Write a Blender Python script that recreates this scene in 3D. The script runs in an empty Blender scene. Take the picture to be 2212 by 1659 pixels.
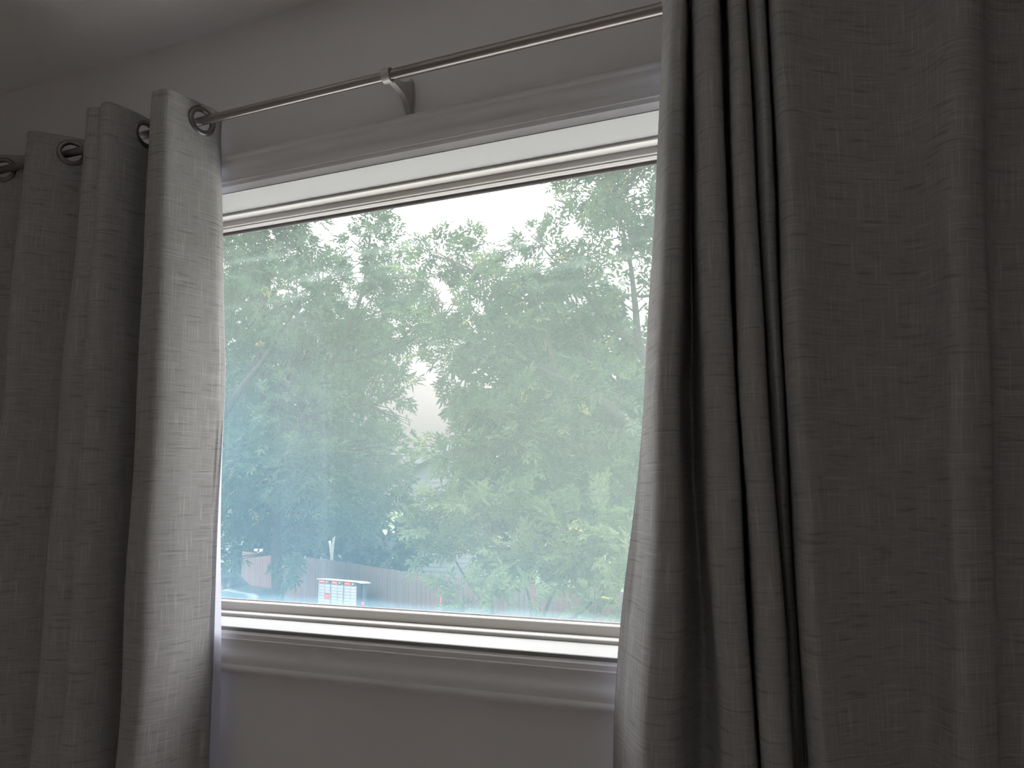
import bpy, bmesh, math, random
import numpy as np
from mathutils import Vector, Matrix

S = bpy.context.scene
COL = S.collection
PI = math.pi

# ------------------------------------------------------------------ camera
cam = bpy.data.cameras.new('camera')
cam.sensor_width = 36.0
cam.lens = 1661.0 / 2212.0 * 36.0
cam.clip_start = 0.02
cam.clip_end = 400
camo = bpy.data.objects.new('camera', cam)
COL.objects.link(camo)
camo.matrix_world = Matrix(((0.92225548, 0.05674887, 0.38239300, 0.0),
                            (0.38655894, -0.12482006, -0.91377904, -1.3),
                            (-0.00412561, 0.99055516, -0.13705277, 1.35),
                            (0, 0, 0, 1)))
S.camera = camo

# ------------------------------------------------------------------ sky
wd = bpy.data.worlds.new('hazy_sky')
S.world = wd
wd.use_nodes = True
nt = wd.node_tree
nt.nodes.clear()
N = nt.nodes.new
Lk = nt.links.new
wo = N('ShaderNodeOutputWorld')
bg = N('ShaderNodeBackground')
tc = N('ShaderNodeTexCoord')
sep = N('ShaderNodeSeparateXYZ')
Lk(tc.outputs['Generated'], sep.inputs[0])
rmp = N('ShaderNodeValToRGB')
rmp.color_ramp.interpolation = 'EASE'
SKY = [(0.0, (.040, .0345, .034)), (.06, (.048, .0405, .040)), (.13, (.066, .056, .0555)), (.22, (.21, .198, .196)),
       (.34, (.62, .60, .60)), (.55, (.87, .87, .865)), (1.0, (.94, .945, .96))]
cr = rmp.color_ramp
while len(cr.elements) < len(SKY):
    cr.elements.new(.5)
for e, (p, c) in zip(cr.elements, SKY):
    e.position = p
    e.color = (*c, 1)
Lk(sep.outputs['Z'], rmp.inputs[0])
# soft glow of the veiled sun, behind the tree tops above the window
dot = N('ShaderNodeVectorMath')
dot.operation = 'DOT_PRODUCT'
nrm = N('ShaderNodeVectorMath')
nrm.operation = 'NORMALIZE'
Lk(tc.outputs['Generated'], nrm.inputs[0])
Lk(nrm.outputs[0], dot.inputs[0])
sd = Vector((-.354, .855, .378)).normalized()
dot.inputs[1].default_value = sd
mx = N('ShaderNodeMath')
mx.operation = 'MAXIMUM'
mx.inputs[1].default_value = 0
Lk(dot.outputs['Value'], mx.inputs[0])
pw = N('ShaderNodeMath')
pw.operation = 'POWER'
pw.inputs[1].default_value = 90
Lk(mx.outputs[0], pw.inputs[0])
gl = N('ShaderNodeVectorMath')
gl.operation = 'SCALE'
gl.inputs[0].default_value = (.7, .67, .64)
Lk(pw.outputs[0], gl.inputs['Scale'])
ad = N('ShaderNodeVectorMath')
ad.operation = 'ADD'
Lk(rmp.outputs[0], ad.inputs[0])
Lk(gl.outputs[0], ad.inputs[1])
Lk(ad.outputs[0], bg.inputs['Color'])
bg.inputs['Strength'].default_value = 4.0
Lk(bg.outputs[0], wo.inputs[0])

S.view_settings.view_transform = 'Standard'
S.view_settings.look = 'None'
S.view_settings.gamma = 1
S.view_settings.use_curve_mapping = False
S.view_settings.exposure = 1.24
cy = S.cycles
cy.use_denoising = True
cy.max_bounces = 10
cy.diffuse_bounces = 7
cy.transparent_max_bounces = 12
cy.caustics_reflective = False
cy.caustics_refractive = False
cy.sample_clamp_indirect = 6

RIGHT_TOP = [(-0.2204,-0.098),(-0.224,-0.108),(-0.2177,-0.125),(-0.2019,-0.155),(-0.1871,-0.165),(-0.1786,-0.155),(-0.1827,-0.1),(-0.1871,-0.05),(-0.1774,-0.11),(-0.1642,-0.155),(-0.1425,-0.17),(-0.1283,-0.155),(-0.1308,-0.1),(-0.1317,-0.05),(-0.122,-0.1),(-0.1123,-0.155),(-0.0986,-0.17),(-0.0877,-0.155),(-0.0891,-0.1),(-0.0841,-0.14),(-0.0703,-0.165),(-0.0598,-0.15),(-0.0601,-0.09),(-0.055,-0.14),(-0.044,-0.165),(-0.0247,-0.16),(0.0236,-0.12),(0.1345,-0.07),(0.1931,-0.12),(0.2287,-0.11),(0.2692,-0.05),(0.4,-0.04),(0.44,-0.1),(0.47,-0.16),(0.51,-0.16),(0.54,-0.09),(0.57,-0.05),(0.6,-0.09),(0.63,-0.15)]
RIGHT_MID = [(-0.2914,-0.036),(-0.2813,-0.06),(-0.2688,-0.092),(-0.2438,-0.147),(-0.223,-0.16),(-0.2104,-0.15),(-0.2138,-0.1),(-0.2085,-0.055),(-0.1882,-0.105),(-0.1729,-0.155),(-0.1523,-0.17),(-0.1307,-0.155),(-0.1343,-0.1),(-0.1377,-0.05),(-0.1302,-0.1),(-0.1203,-0.155),(-0.101,-0.17),(-0.0853,-0.155),(-0.0861,-0.1),(-0.0807,-0.13),(-0.0712,-0.15),(-0.0633,-0.135),(-0.0631,-0.09),(-0.0577,-0.145),(-0.0432,-0.17),(-0.0235,-0.165),(0.0214,-0.12),(0.1133,-0.07),(0.153,-0.12),(0.1939,-0.1),(0.2307,-0.045),(0.4,-0.04),(0.44,-0.1),(0.47,-0.16),(0.51,-0.16),(0.54,-0.09),(0.57,-0.05),(0.6,-0.09),(0.63,-0.15)]
RIGHT_BOT = [(-0.3515,-0.038),(-0.3281,-0.066),(-0.3084,-0.1),(-0.274,-0.152),(-0.2433,-0.162),(-0.2245,-0.145),(-0.2157,-0.1),(-0.2032,-0.075),(-0.1839,-0.1),(-0.1698,-0.155),(-0.1462,-0.17),(-0.1261,-0.155),(-0.129,-0.1),(-0.1317,-0.05),(-0.1239,-0.1),(-0.1134,-0.155),(-0.0937,-0.17),(-0.0761,-0.155),(-0.0761,-0.1),(-0.0743,-0.09),(-0.0709,-0.085),(-0.0662,-0.08),(-0.0625,-0.08),(-0.0557,-0.145),(-0.039,-0.175),(-0.0224,-0.17),(0.0192,-0.13),(0.0882,-0.08),(0.1265,-0.13),(0.1663,-0.1),(0.1998,-0.05),(0.4,-0.04),(0.44,-0.1),(0.47,-0.16),(0.51,-0.16),(0.54,-0.09),(0.57,-0.05),(0.6,-0.09),(0.63,-0.15)]
ASH_CROWN = [(-14.903,14.861,7.604,1.03,1.0),(-14.63,15.842,8.186,1.0,1.0),(-13.123,15.284,7.833,0.7,1.0),(-13.129,16.033,7.444,0.59,1.0),(-15.62,16.102,6.628,1.16,1.0),(-12.513,14.31,6.063,1.01,1.0),(-10.212,14.142,7.485,0.54,1.2),(-12.086,16.78,7.521,0.82,1.0),(-10.165,14.93,7.174,0.49,1),(-10.032,14.85,6.356,0.52,1.0),(-13.373,17.286,6.812,0.96,1.0),(-10.906,15.605,5.696,0.85,1.0),(-10.698,16.777,6.501,0.51,0.8),(-9.731,15.624,5.414,0.4,0.7),(-10.475,16.145,6.783,0.5,0.9),(-9.076,14.582,5.787,0.38,0.6),(-15.218,16.132,4.952,1.21,1.0),(-13.836,16.878,5.108,1.21,1.0),(-11.421,15.774,4.646,0.92,1.0),(-10.928,16.472,4.972,0.45,0.5),(-15.581,16.249,3.499,1.21,1.0),(-12.242,14.305,3.079,1.04,1.0),(-12.264,16.526,3.388,1.02,1.0),(-10.816,15.992,3.466,0.58,0.8),(-14.144,15.064,1.979,1.11,1.0),(-11.69,14.199,1.696,1.01,1.0),(-12.078,16.87,1.994,1.03,1.0),(-10.417,15.613,2.229,0.47,1.0),(-15.582,16.4,1.043,1.04,1.0),(-14.259,16.912,0.71,1.03,1.0),(-12.169,16.385,0.865,0.87,0.8),(-11.647,17.048,1.104,0.64,0.8),(-14.712,14.764,-0.245,0.27,1.0),(-13.973,16.063,-0.198,0.51,1.0),(-12.767,14.723,-0.7,0.37,1.0),(-11.212,17.094,7.913,0.29,0.5),(-11.036,16.912,5.903,0.54,1),(-9.599,14.412,4.66,0.4,1),(-9.497,14.535,4.165,0.24,0.9),(-9.669,14.794,3.699,0.25,0.8),(-10.856,17.19,3.195,0.22,0.8),(-9.318,15.496,5.057,0.26,0.8),(-16.483,16.105,9.44,1.05,1),(-14.176,15.063,8.902,0.9,1),(-13.503,15.723,8.821,0.59,1),(-11.012,15.335,8.431,0.42,1)]
MAPLE_CROWN = [(-6.928,13.544,6.702,0.35,0.9),(-7.488,13.877,6.386,0.47,1.0),(-8.69,14.027,6.873,0.28,1),(-8.626,14.439,6.504,0.44,1),(-6.294,13.872,5.98,0.37,1),(-6.966,14.383,6.298,0.53,1.0),(-5.183,11.881,5.431,0.26,1.0),(-5.502,13.104,6.684,0.21,0.9),(-6.241,14.441,6.882,0.23,0.9),(-5.49,13.617,6.384,0.26,0.9),(-5.628,14.323,7.683,0.14,0.6),(-4.363,12.117,6.856,0.34,0.8),(-4.145,13.113,7.278,0.52,1.0),(-3.234,12.49,7.091,0.66,1.0),(-3.167,13.323,6.719,0.55,1.0),(-3.856,13.407,6.554,0.61,1.0),(-4.017,11.837,5.812,0.36,0.8),(-4.809,12.407,5.62,0.38,1.0),(-3.932,12.583,5.472,0.67,0.9),(-3.474,14.366,5.992,0.64,0.8),(-5.149,13.944,5.259,0.79,1.0),(-5.525,12.247,4.917,0.63,1.0),(-7.269,14.032,5.594,0.63,1.0),(-7.173,12.189,5.113,0.38,0.9),(-8.242,13.529,5.843,0.38,0.9),(-3.215,12.155,4.67,0.38,0.5),(-6.409,11.805,4.174,0.54,1.0),(-8.168,14.24,4.418,0.28,0.9),(-6.95,12.386,3.751,0.28,1.0),(-6.955,12.403,3.189,0.22,1.0),(-8.15,14.551,1.454,0.36,1.0),(-8.112,14.243,1.888,0.23,1),(-7.42,12.61,2.049,0.13,1),(-7.828,14.492,1.922,0.42,1.0),(-8.111,13.31,5.094,0.25,0.8),(-8.087,13.698,4.906,0.33,0.8),(-5.877,12.373,4.14,0.73,1.0),(-5.652,14.435,4.373,0.92,1.0),(-4.292,13.734,4.156,0.81,1.0),(-3.516,14.506,3.931,0.49,1.0),(-7.743,14.302,3.754,0.53,1.0),(-5.893,12.637,3.161,0.83,1.0),(-4.794,12.811,3.035,0.81,1.0),(-3.547,12.265,2.834,0.71,1.0),(-6.549,12.208,2.737,0.43,1.0),(-5.526,11.982,2.201,0.78,1.0),(-4.658,12.644,2.037,0.79,0.9),(-3.796,13.489,2.053,0.73,1.0),(-6.499,11.809,2.086,0.32,0.8),(-6.776,13.698,1.54,0.59,1.0),(-5.172,12.746,1.341,0.62,0.8),(-4.044,12.668,1.252,0.69,1.0),(-3.777,14.092,1.426,0.56,1.0),(-3.752,13.146,8.011,0.56,1.0),(-2.813,12.684,7.745,0.62,1.0),(-2.413,13.147,6.458,0.71,1.0),(-2.574,13.773,5.062,0.74,1.0)]
SHRUB_CROWN = [(-6.617,10.953,0.699,0.43,1.0),(-5.861,10.711,0.916,0.4,1.0),(-5.563,11.411,0.613,0.62,1.0),(-6.288,10.601,0.292,0.36,1.0),(-4.63,11.25,0.482,0.59,1.0),(-3.738,11.012,0.441,0.64,1.0),(-3.089,10.581,0.344,0.43,1.0),(-5.652,11.21,0.026,0.36,1.0),(-4.617,10.552,0.048,0.39,1.0),(-4.015,11.107,-0.096,0.42,1.0),(-3.249,10.598,-0.013,0.36,1.0),(-6.8,10.627,0.316,0.24,0.6)]
LOW_CROWN = [(-5.502,8.981,-0.264,0.18,0.7),(-5.457,9.57,-0.27,0.21,0.8),(-4.826,8.901,-0.124,0.16,0.8),(-4.706,9.364,-0.307,0.14,0.6),(-4.102,8.868,-0.21,0.16,0.6),(-2.459,7.998,0.016,0.16,0.8),(-2.898,8.599,-0.229,0.13,0.7),(-2.303,7.968,0.297,0.14,0.8),(-3.18,8.313,-0.204,0.12,0.5),(-2.4,8.167,0.662,0.13,0.7)]
FAR_TREE = [(-20.422,34.626,3.674,0.54,1.0),(-20.734,34.447,3.182,0.61,1.0),(-19.495,33.977,3.018,0.53,1.0),(-20.868,35.433,2.848,0.75,1.0)]
WINDBREAK = [(-23.534,24.086,4.499,2.16,1.0),(-21.305,24.343,4.431,2.12,1.0),(-19.604,25.218,3.856,2.12,1.0),(-16.814,24.118,3.144,1.35,1.0),(-23.001,24.219,1.767,2.13,1.0),(-20.283,24.41,1.373,2.07,1.0),(-16.931,23.443,1.017,1.75,1.0),(-15.8,24.229,1.357,0.88,1.0),(-22.395,24.512,-0.71,1.53,1.0),(-20.122,24.903,-0.685,1.51,1.0),(-16.535,23.226,-0.506,1.29,1.0),(-15.255,23.728,-0.426,0.86,1.0),(-15.027,23.218,-1.049,0.75,1.0),(-15.369,24.943,-0.936,0.71,1.0),(-22.74,24.664,8.144,2.01,1.0),(-18.607,23.101,7.319,1.82,1.0),(-18.2,25.357,7.501,1.36,1.0),(-23.971,25.315,10.931,1.47,1.0)]
DARK_TREE = [(-8.789,19.149,5.385,1.16,1.0),(-7.336,19.515,5.202,1.48,1.0),(-5.687,19.533,4.822,1.44,1.0),(-9.082,18.485,3.692,0.92,1.0),(-7.572,18.222,3.09,1.39,1.0),(-6.089,18.95,2.964,1.39,1.0),(-4.632,18.748,2.901,1.22,1.0),(-9.925,19.821,2.175,0.84,1.0),(-8.548,19.581,1.34,1.35,1.0),(-6.8,19.403,1.078,1.42,1.0),(-5.195,19.316,1.08,1.38,1.0),(-8.821,19.523,-0.115,0.94,1.0),(-10.398,18.491,1.349,0.53,0.8),(-11.323,19.08,0.805,0.55,1.0),(-9.819,18.525,0.697,0.79,1.0),(-12.155,20.012,-0.216,0.72,1.0),(-7.581,18.318,6.474,0.91,1.0),(-6.565,19.838,6.853,1.09,1.0)]
ASH_LIMBS = [([(-14.039,15.9,-1.955),(-14.144,15.9,-0.376),(-14.276,15.8,1.494),(-14.524,15.7,3.409),(-14.848,15.7,4.996),(-14.609,15.6,6.825),(-14.191,15.5,8.37)],0.22,0.04),([(-14.276,15.8,1.494),(-12.877,15.3,3.307),(-11.897,15.1,4.7),(-11.089,15.1,6.345),(-10.85,15.1,8.054)],0.15,0.02),([(-15.341,14.9,3.373),(-14.65,14.8,4.086),(-13.968,14.7,4.657),(-13.305,14.7,5.478),(-12.681,14.7,6.291)],0.13,0.02),([(-11.897,15.1,4.7),(-10.768,15.1,4.741),(-9.957,15.1,5.037),(-9.433,15.1,5.583)],0.07,0.01),([(-12.877,15.3,3.307),(-11.713,15.3,3.501),(-10.593,15.3,3.568)],0.08,0.015),([(-14.524,15.7,3.409),(-13.88,16.1,4.991),(-13.15,16.1,6.659),(-13.355,16.1,7.895)],0.09,0.015)]
MAPLE_LIMBS = [([(-2.022,13.2,-0.88),(-2.209,13.2,0.579),(-2.635,13.0,1.753),(-3.356,12.7,2.42),(-3.96,12.5,2.963),(-4.797,12.3,3.511),(-5.553,12.3,3.921),(-6.143,12.3,4.708),(-6.347,12.3,5.676)],0.24,0.02),([(-2.635,13.0,1.753),(-2.849,13.0,3.048),(-3.237,12.7,3.907),(-3.328,12.7,4.803),(-3.412,12.7,5.717),(-3.656,12.7,6.956)],0.14,0.02),([(-3.237,12.7,3.907),(-3.925,12.5,4.637),(-4.4,12.3,5.361),(-4.863,12.3,5.828),(-5.1,12.3,6.138)],0.08,0.01),([(-4.797,12.3,3.511),(-4.902,12.1,4.286),(-5.177,12.1,5.032),(-5.804,12.1,5.56)],0.06,0.01),([(-3.96,12.5,2.963),(-4.12,12.2,3.89),(-4.29,12.2,4.519)],0.06,0.01),([(-3.356,12.7,2.42),(-3.972,12.2,2.423),(-4.705,12.0,2.434),(-5.491,11.9,2.281)],0.06,0.01),([(-5.553,12.3,3.921),(-6.297,12.2,3.958),(-6.757,12.1,4.254),(-7.174,12.1,4.665)],0.05,0.01)]
SHRUB_LIMBS = [([(-4.919,11.3,-1.299),(-4.957,11.2,-0.373),(-5.427,11.1,0.552)],0.05,0.01),([(-4.919,11.3,-1.299),(-4.455,11.2,-0.274),(-3.845,11.1,0.433)],0.05,0.01),([(-5.088,11.3,-1.311),(-5.956,11.1,-0.328),(-6.601,11.1,0.612)],0.04,0.01),([(-4.835,11.3,-1.293),(-3.732,11.2,-0.391),(-3.224,11.1,0.3)],0.04,0.01)]
HOUSE_REF = [(-17.348,28.7,2.537),(-16.834,28.7,2.651),(-14.862,28.7,0.755)]
POST_REF = [(-19.297,21.2,-0.718),(-19.278,21.2,-1.093)]
FORK_REF = [(-14.819,19.2,-0.251),(-14.682,19.2,-0.148),(-14.713,19.2,-0.789)]
STAKE_REF = [(-8.26,14.3,-0.634),(-8.291,14.3,-0.996)]
GARAGE_REF = [(-23.78,24.7,-0.943),(-23.031,24.7,-1.911)]

# ------------------------------------------------------------------ helpers
def mat(name, color, rough=.6, metal=0.0, spec=.5):
    m = bpy.data.materials.new(name)
    m.use_nodes = True
    b = m.node_tree.nodes['Principled BSDF']
    b.inputs['Base Color'].default_value = (*color, 1)
    b.inputs['Roughness'].default_value = rough
    b.inputs['Metallic'].default_value = metal
    b.inputs['Specular IOR Level'].default_value = spec
    return m


def nodes(m):
    t = m.node_tree
    return t, t.nodes, t.links, t.nodes['Principled BSDF']


def noisy(m, c1, c2, scale, detail=3, bump=0.0, bscale=None, dist=.002):
    """procedural grain: base colour between c1 and c2, optional bump"""
    t, n, l, b = nodes(m)
    co = n.new('ShaderNodeTexCoord')
    nz = n.new('ShaderNodeTexNoise')
    nz.inputs['Scale'].default_value = scale
    nz.inputs['Detail'].default_value = detail
    l.new(co.outputs['Object'], nz.inputs['Vector'])
    r = n.new('ShaderNodeValToRGB')
    r.color_ramp.elements[0].position = .3
    r.color_ramp.elements[1].position = .7
    r.color_ramp.elements[0].color = (*c1, 1)
    r.color_ramp.elements[1].color = (*c2, 1)
    l.new(nz.outputs['Fac'], r.inputs[0])
    l.new(r.outputs[0], b.inputs['Base Color'])
    if bump:
        nb = n.new('ShaderNodeTexNoise')
        nb.inputs['Scale'].default_value = bscale or scale * 8
        nb.inputs['Detail'].default_value = 2
        l.new(co.outputs['Object'], nb.inputs['Vector'])
        bp = n.new('ShaderNodeBump')
        bp.inputs['Strength'].default_value = bump
        bp.inputs['Distance'].default_value = dist
        l.new(nb.outputs['Fac'], bp.inputs['Height'])
        l.new(bp.outputs[0], b.inputs['Normal'])
    return m


def link_mesh(name, me, m=None, parent=None):
    o = bpy.data.objects.new(name, me)
    COL.objects.link(o)
    if m is not None:
        for q in (m if isinstance(m, (list, tuple)) else [m]):
            me.materials.append(q)
    if parent is not None:
        o.parent = parent
    return o


def pydata(name, vs, fs, m=None, parent=None, smooth=False):
    me = bpy.data.meshes.new(name)
    me.from_pydata([tuple(v) for v in vs], [], fs)
    me.validate()
    me.update()
    if smooth:
        me.shade_smooth()
    return link_mesh(name, me, m, parent)


def finish(name, bm, m=None, parent=None, bevel=0.0, seg=2, smooth=False):
    if bevel:
        es = [e for e in bm.edges if len(e.link_faces) == 2 and e.calc_face_angle(0) > .6]
        bmesh.ops.bevel(bm, geom=es, offset=bevel, segments=seg, affect='EDGES', clamp_overlap=True)
    bmesh.ops.recalc_face_normals(bm, faces=bm.faces)
    me = bpy.data.meshes.new(name)
    bm.to_mesh(me)
    bm.free()
    if smooth:
        me.shade_smooth()
    return link_mesh(name, me, m, parent)


def box(bm, x0, x1, y0, y1, z0, z1, M=None):
    vs = [bm.verts.new((x, y, z)) for x in (x0, x1) for y in (y0, y1) for z in (z0, z1)]
    if M is not None:
        for v in vs:
            v.co = M @ v.co
    for f in ((0, 1, 3, 2), (4, 6, 7, 5), (0, 4, 5, 1), (2, 3, 7, 6), (0, 2, 6, 4), (1, 5, 7, 3)):
        bm.faces.new([vs[i] for i in f])
    return vs


def boxobj(name, x0, x1, y0, y1, z0, z1, m, parent=None, bevel=0.0, M=None):
    bm = bmesh.new()
    box(bm, x0, x1, y0, y1, z0, z1, M)
    return finish(name, bm, m, parent, bevel)


def tube(bm, pts, rads, n=8, caps=True):
    pts = [Vector(p) for p in pts]
    rings = []
    prev = None
    for i, p in enumerate(pts):
        t = (pts[min(i + 1, len(pts) - 1)] - pts[max(i - 1, 0)]).normalized()
        if prev is None:
            a = t.orthogonal().normalized()
        else:
            a = (prev - t * prev.dot(t)).normalized()
        prev = a
        b = t.cross(a)
        r = rads[i] if isinstance(rads, (list, tuple)) else rads
        rings.append([bm.verts.new(p + (a * math.cos(k * 2 * PI / n) + b * math.sin(k * 2 * PI / n)) * r) for k in range(n)])
    for A, B in zip(rings, rings[1:]):
        for k in range(n):
            bm.faces.new((A[k], A[(k + 1) % n], B[(k + 1) % n], B[k]))
    if caps:
        bm.faces.new(rings[0][::-1])
        bm.faces.new(rings[-1])


def smooth_pts(pts, k=6):
    """Catmull-Rom through a 3D polyline"""
    P = [Vector(p) for p in pts]
    P = [P[0] * 2 - P[1]] + P + [P[-1] * 2 - P[-2]]
    r = []
    for i in range(1, len(P) - 2):
        for j in range(k):
            t = j / k
            a, b, c, d = P[i - 1:i + 3]
            r.append(.5 * ((2 * b) + (c - a) * t + (2 * a - 5 * b + 4 * c - d) * t * t + (3 * b - a - 3 * c + d) * t ** 3))
    r.append(P[-2])
    return r


def empty(name, loc=(0, 0, 0), rz=0.0):
    o = bpy.data.objects.new(name, None)
    o.empty_display_size = .1
    o.location = loc
    o.rotation_euler = (0, 0, rz)
    COL.objects.link(o)
    return o


def tag(o, label, cat, group=None, kind=None):
    o['label'] = label
    o['category'] = cat
    if group:
        o['group'] = group
    if kind:
        o['kind'] = kind
    return o


def struct(o, label=None):
    o['kind'] = 'structure'
    if label:
        o['label'] = label
    return o


# ------------------------------------------------------------------ materials
M_WALL = noisy(mat('wall_paint', (.78, .75, .745), .75), (.77, .74, .735), (.79, .76, .755), 3, bump=.12, bscale=260, dist=.001)
M_CEIL = noisy(mat('ceiling_paint', (.88, .86, .845), .9), (.87, .85, .835), (.89, .87, .855), 4, bump=.25, bscale=120, dist=.002)
M_FLOOR = noisy(mat('carpet', (.62, .58, .54), .95), (.58, .54, .50), (.66, .62, .58), 60, bump=.6, bscale=700, dist=.004)
M_TRIM = noisy(mat('white_trim_paint', (.78, .765, .765), .38), (.765, .75, .752), (.80, .785, .787), 6, bump=.05, bscale=90, dist=.001)
M_JAMB = noisy(mat('darkened_trim_white', (.27, .27, .257), .45), (.26, .26, .248), (.28, .28, .266), 6, bump=.05, bscale=90, dist=.001)  # darker copy of the trim white, offsetting strong daylight on jambs and sill
M_VINYL = noisy(mat('window_vinyl', (.54, .52, .485), .4), (.53, .51, .475), (.55, .53, .495), 5)
M_GASKET = noisy(mat('glazing_gasket', (.30, .27, .25), .6), (.27, .245, .23), (.34, .31, .29), 30)
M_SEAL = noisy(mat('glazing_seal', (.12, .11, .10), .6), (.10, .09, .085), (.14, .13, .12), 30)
M_NICKEL = mat('brushed_nickel', (.34, .31, .285), .3, 1.0)
t_, n_, l_, b_ = nodes(M_NICKEL)
co_ = n_.new('ShaderNodeTexCoord')
mp_ = n_.new('ShaderNodeMapping')
mp_.inputs['Scale'].default_value = (2, 300, 300)
nz_ = n_.new('ShaderNodeTexNoise')
nz_.inputs['Scale'].default_value = 1
l_.new(co_.outputs['Object'], mp_.inputs[0])
l_.new(mp_.outputs[0], nz_.inputs['Vector'])
mr_ = n_.new('ShaderNodeMapRange')
mr_.inputs[3].default_value = .27
mr_.inputs[4].default_value = .42
l_.new(nz_.outputs['Fac'], mr_.inputs[0])
l_.new(mr_.outputs[0], b_.inputs['Roughness'])
M_BRACKET = noisy(mat('satin_nickel', (.5, .475, .455), .5, .55), (.48, .455, .435), (.52, .495, .475), 60)
M_GROMMET = noisy(mat('dark_nickel', (.22, .21, .20), .4, 1.0), (.20, .19, .185), (.26, .25, .24), 40)
M_DIRT = mat('sill_dirt', (.03, .028, .025), .9)


def fabric(name, base, warp, weft):
    """linen look weave in cloth coordinates (u along the width, v up, both in metres)"""
    m = mat(name, base, .85, 0, .25)
    t, n, l, b = nodes(m)
    uv = n.new('ShaderNodeUVMap')
    uv.uv_map = 'cloth'

    def streak(su, sv, lo, hi, det=2.0):
        mp = n.new('ShaderNodeMapping')
        mp.inputs['Scale'].default_value = (su, sv, 1)
        l.new(uv.outputs[0], mp.inputs[0])
        z = n.new('ShaderNodeTexNoise')
        z.noise_dimensions = '2D'
        z.inputs['Scale'].default_value = 1
        z.inputs['Detail'].default_value = det
        l.new(mp.outputs[0], z.inputs['Vector'])
        r = n.new('ShaderNodeMapRange')
        r.inputs[1].default_value = lo
        r.inputs[2].default_value = hi
        l.new(z.outputs['Fac'], r.inputs[0])
        return r.outputs[0]

    def mix(fac, a, c):
        x = n.new('ShaderNodeMix')
        x.data_type = 'RGBA'
        if isinstance(fac, float):
            x.inputs[0].default_value = fac
        else:
            l.new(fac, x.inputs[0])
        for i, q in ((6, a), (7, c)):
            if isinstance(q, tuple):
                x.inputs[i].default_value = (*q, 1)
            else:
                l.new(q, x.inputs[i])
        return x.outputs[2]

    def mul(a, k):
        x = n.new('ShaderNodeMath')
        x.operation = 'MULTIPLY'
        l.new(a, x.inputs[0])
        x.inputs[1].default_value = k
        return x.outputs[0]
    thick = streak(15, 170, .62, .76, 1)       # dark slubs running across
    fine = streak(30, 480, .58, .76, 2)       # finer dark picks
    light = streak(12, 330, .60, .76, 1)      # pale picks
    vert = streak(330, 11, .60, .76, 1)       # pale warp threads
    vfine = streak(760, 30, .45, .75, 2)
    grain = streak(1100, 1000, .2, .8, 1)
    c = mix(mul(grain, .55), tuple(.84 * q for q in base), tuple(1.12 * q for q in base))
    c = mix(mul(vfine, .22), c, warp)
    c = mix(mul(fine, .30), c, weft)
    c = mix(mul(thick, .42), c, weft)
    c = mix(mul(light, .38), c, warp)
    c = mix(mul(vert, .42), c, warp)
    l.new(c, b.inputs['Base Color'])
    bp = n.new('ShaderNodeBump')
    bp.inputs['Strength'].default_value = .35
    bp.inputs['Distance'].default_value = .0008
    l.new(grain, bp.inputs['Height'])
    l.new(bp.outputs[0], b.inputs['Normal'])
    tr = n.new('ShaderNodeBsdfTranslucent')
    l.new(c, tr.inputs[0])
    ms = n.new('ShaderNodeMixShader')
    ms.inputs[0].default_value = .15
    l.new(b.outputs[0], ms.inputs[1])
    l.new(tr.outputs[0], ms.inputs[2])
    l.new(ms.outputs[0], n['Material Output'].inputs[0])
    return m


M_CLOTH = fabric('linen_look_cloth', (.47, .458, .45), (.68, .665, .65), (.20, .19, .182))
M_BACK = noisy(mat('blackout_backing', (.66, .66, .70), .85), (.64, .64, .68), (.68, .68, .72), 40)
M_LINING = noisy(mat('white_lining_cloth', (.72, .72, .78), .8), (.70, .70, .77), (.74, .74, .81), 40)
t_, n_, l_, b_ = nodes(M_LINING)
tr_ = n_.new('ShaderNodeBsdfTranslucent')
tr_.inputs[0].default_value = (.74, .75, .84, 1)
ms_ = n_.new('ShaderNodeMixShader')
ms_.inputs[0].default_value = .5
l_.new(b_.outputs[0], ms_.inputs[1])
l_.new(tr_.outputs[0], ms_.inputs[2])
l_.new(ms_.outputs[0], n_['Material Output'].inputs[0])

# ------------------------------------------------------------------ room shell
X0, X1 = -1.50, 0.25                 # window opening
ZS, ZH = 1.0736, 2.0213              # sill top, head underside
WL, WR, WB = -2.42, .86, -2.25
CH = 2.440
TH = .20
bm = bmesh.new()
box(bm, WL - .2, X0 - .02, 0, TH, -.1, CH + .1)
box(bm, X1 + .02, WR + .2, 0, TH, -.1, CH + .1)
box(bm, X0 - .02, X1 + .02, 0, TH, -.1, ZS - .02)
box(bm, X0 - .02, X1 + .02, 0, TH, ZH + .02, CH + .1)
bmesh.ops.remove_doubles(bm, verts=bm.verts, dist=1e-4)
struct(finish('wall_front', bm, M_WALL), 'warm grey painted wall around the window')
struct(boxobj('wall_left', WL - .2, WL, WB - .2, 0, -.1, CH + .1, M_WALL), 'grey side wall left of the window wall')
struct(boxobj('wall_right', WR, WR + .2, WB - .2, 0, -.1, CH + .1, M_WALL), 'grey side wall right of the window wall')
struct(boxobj('wall_back', WL, WR, WB - .2, WB, -.1, CH + .1, M_WALL), 'grey wall behind the viewer')
struct(boxobj('ceiling', WL, WR, WB, 0, CH, CH + .1, M_CEIL), 'off white textured ceiling')
struct(boxobj('floor', WL, WR, WB, 0, -.1, 0, M_FLOOR), 'pale beige carpet floor')
bm = bmesh.new()
box(bm, WL, WR, -.014, -.0005, 0.0, .09)
box(bm, WL, WR, -.010, -.0005, .09, .10)
struct(finish('baseboard_front', bm, M_TRIM, None, .003), 'white baseboard under the window wall')


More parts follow.
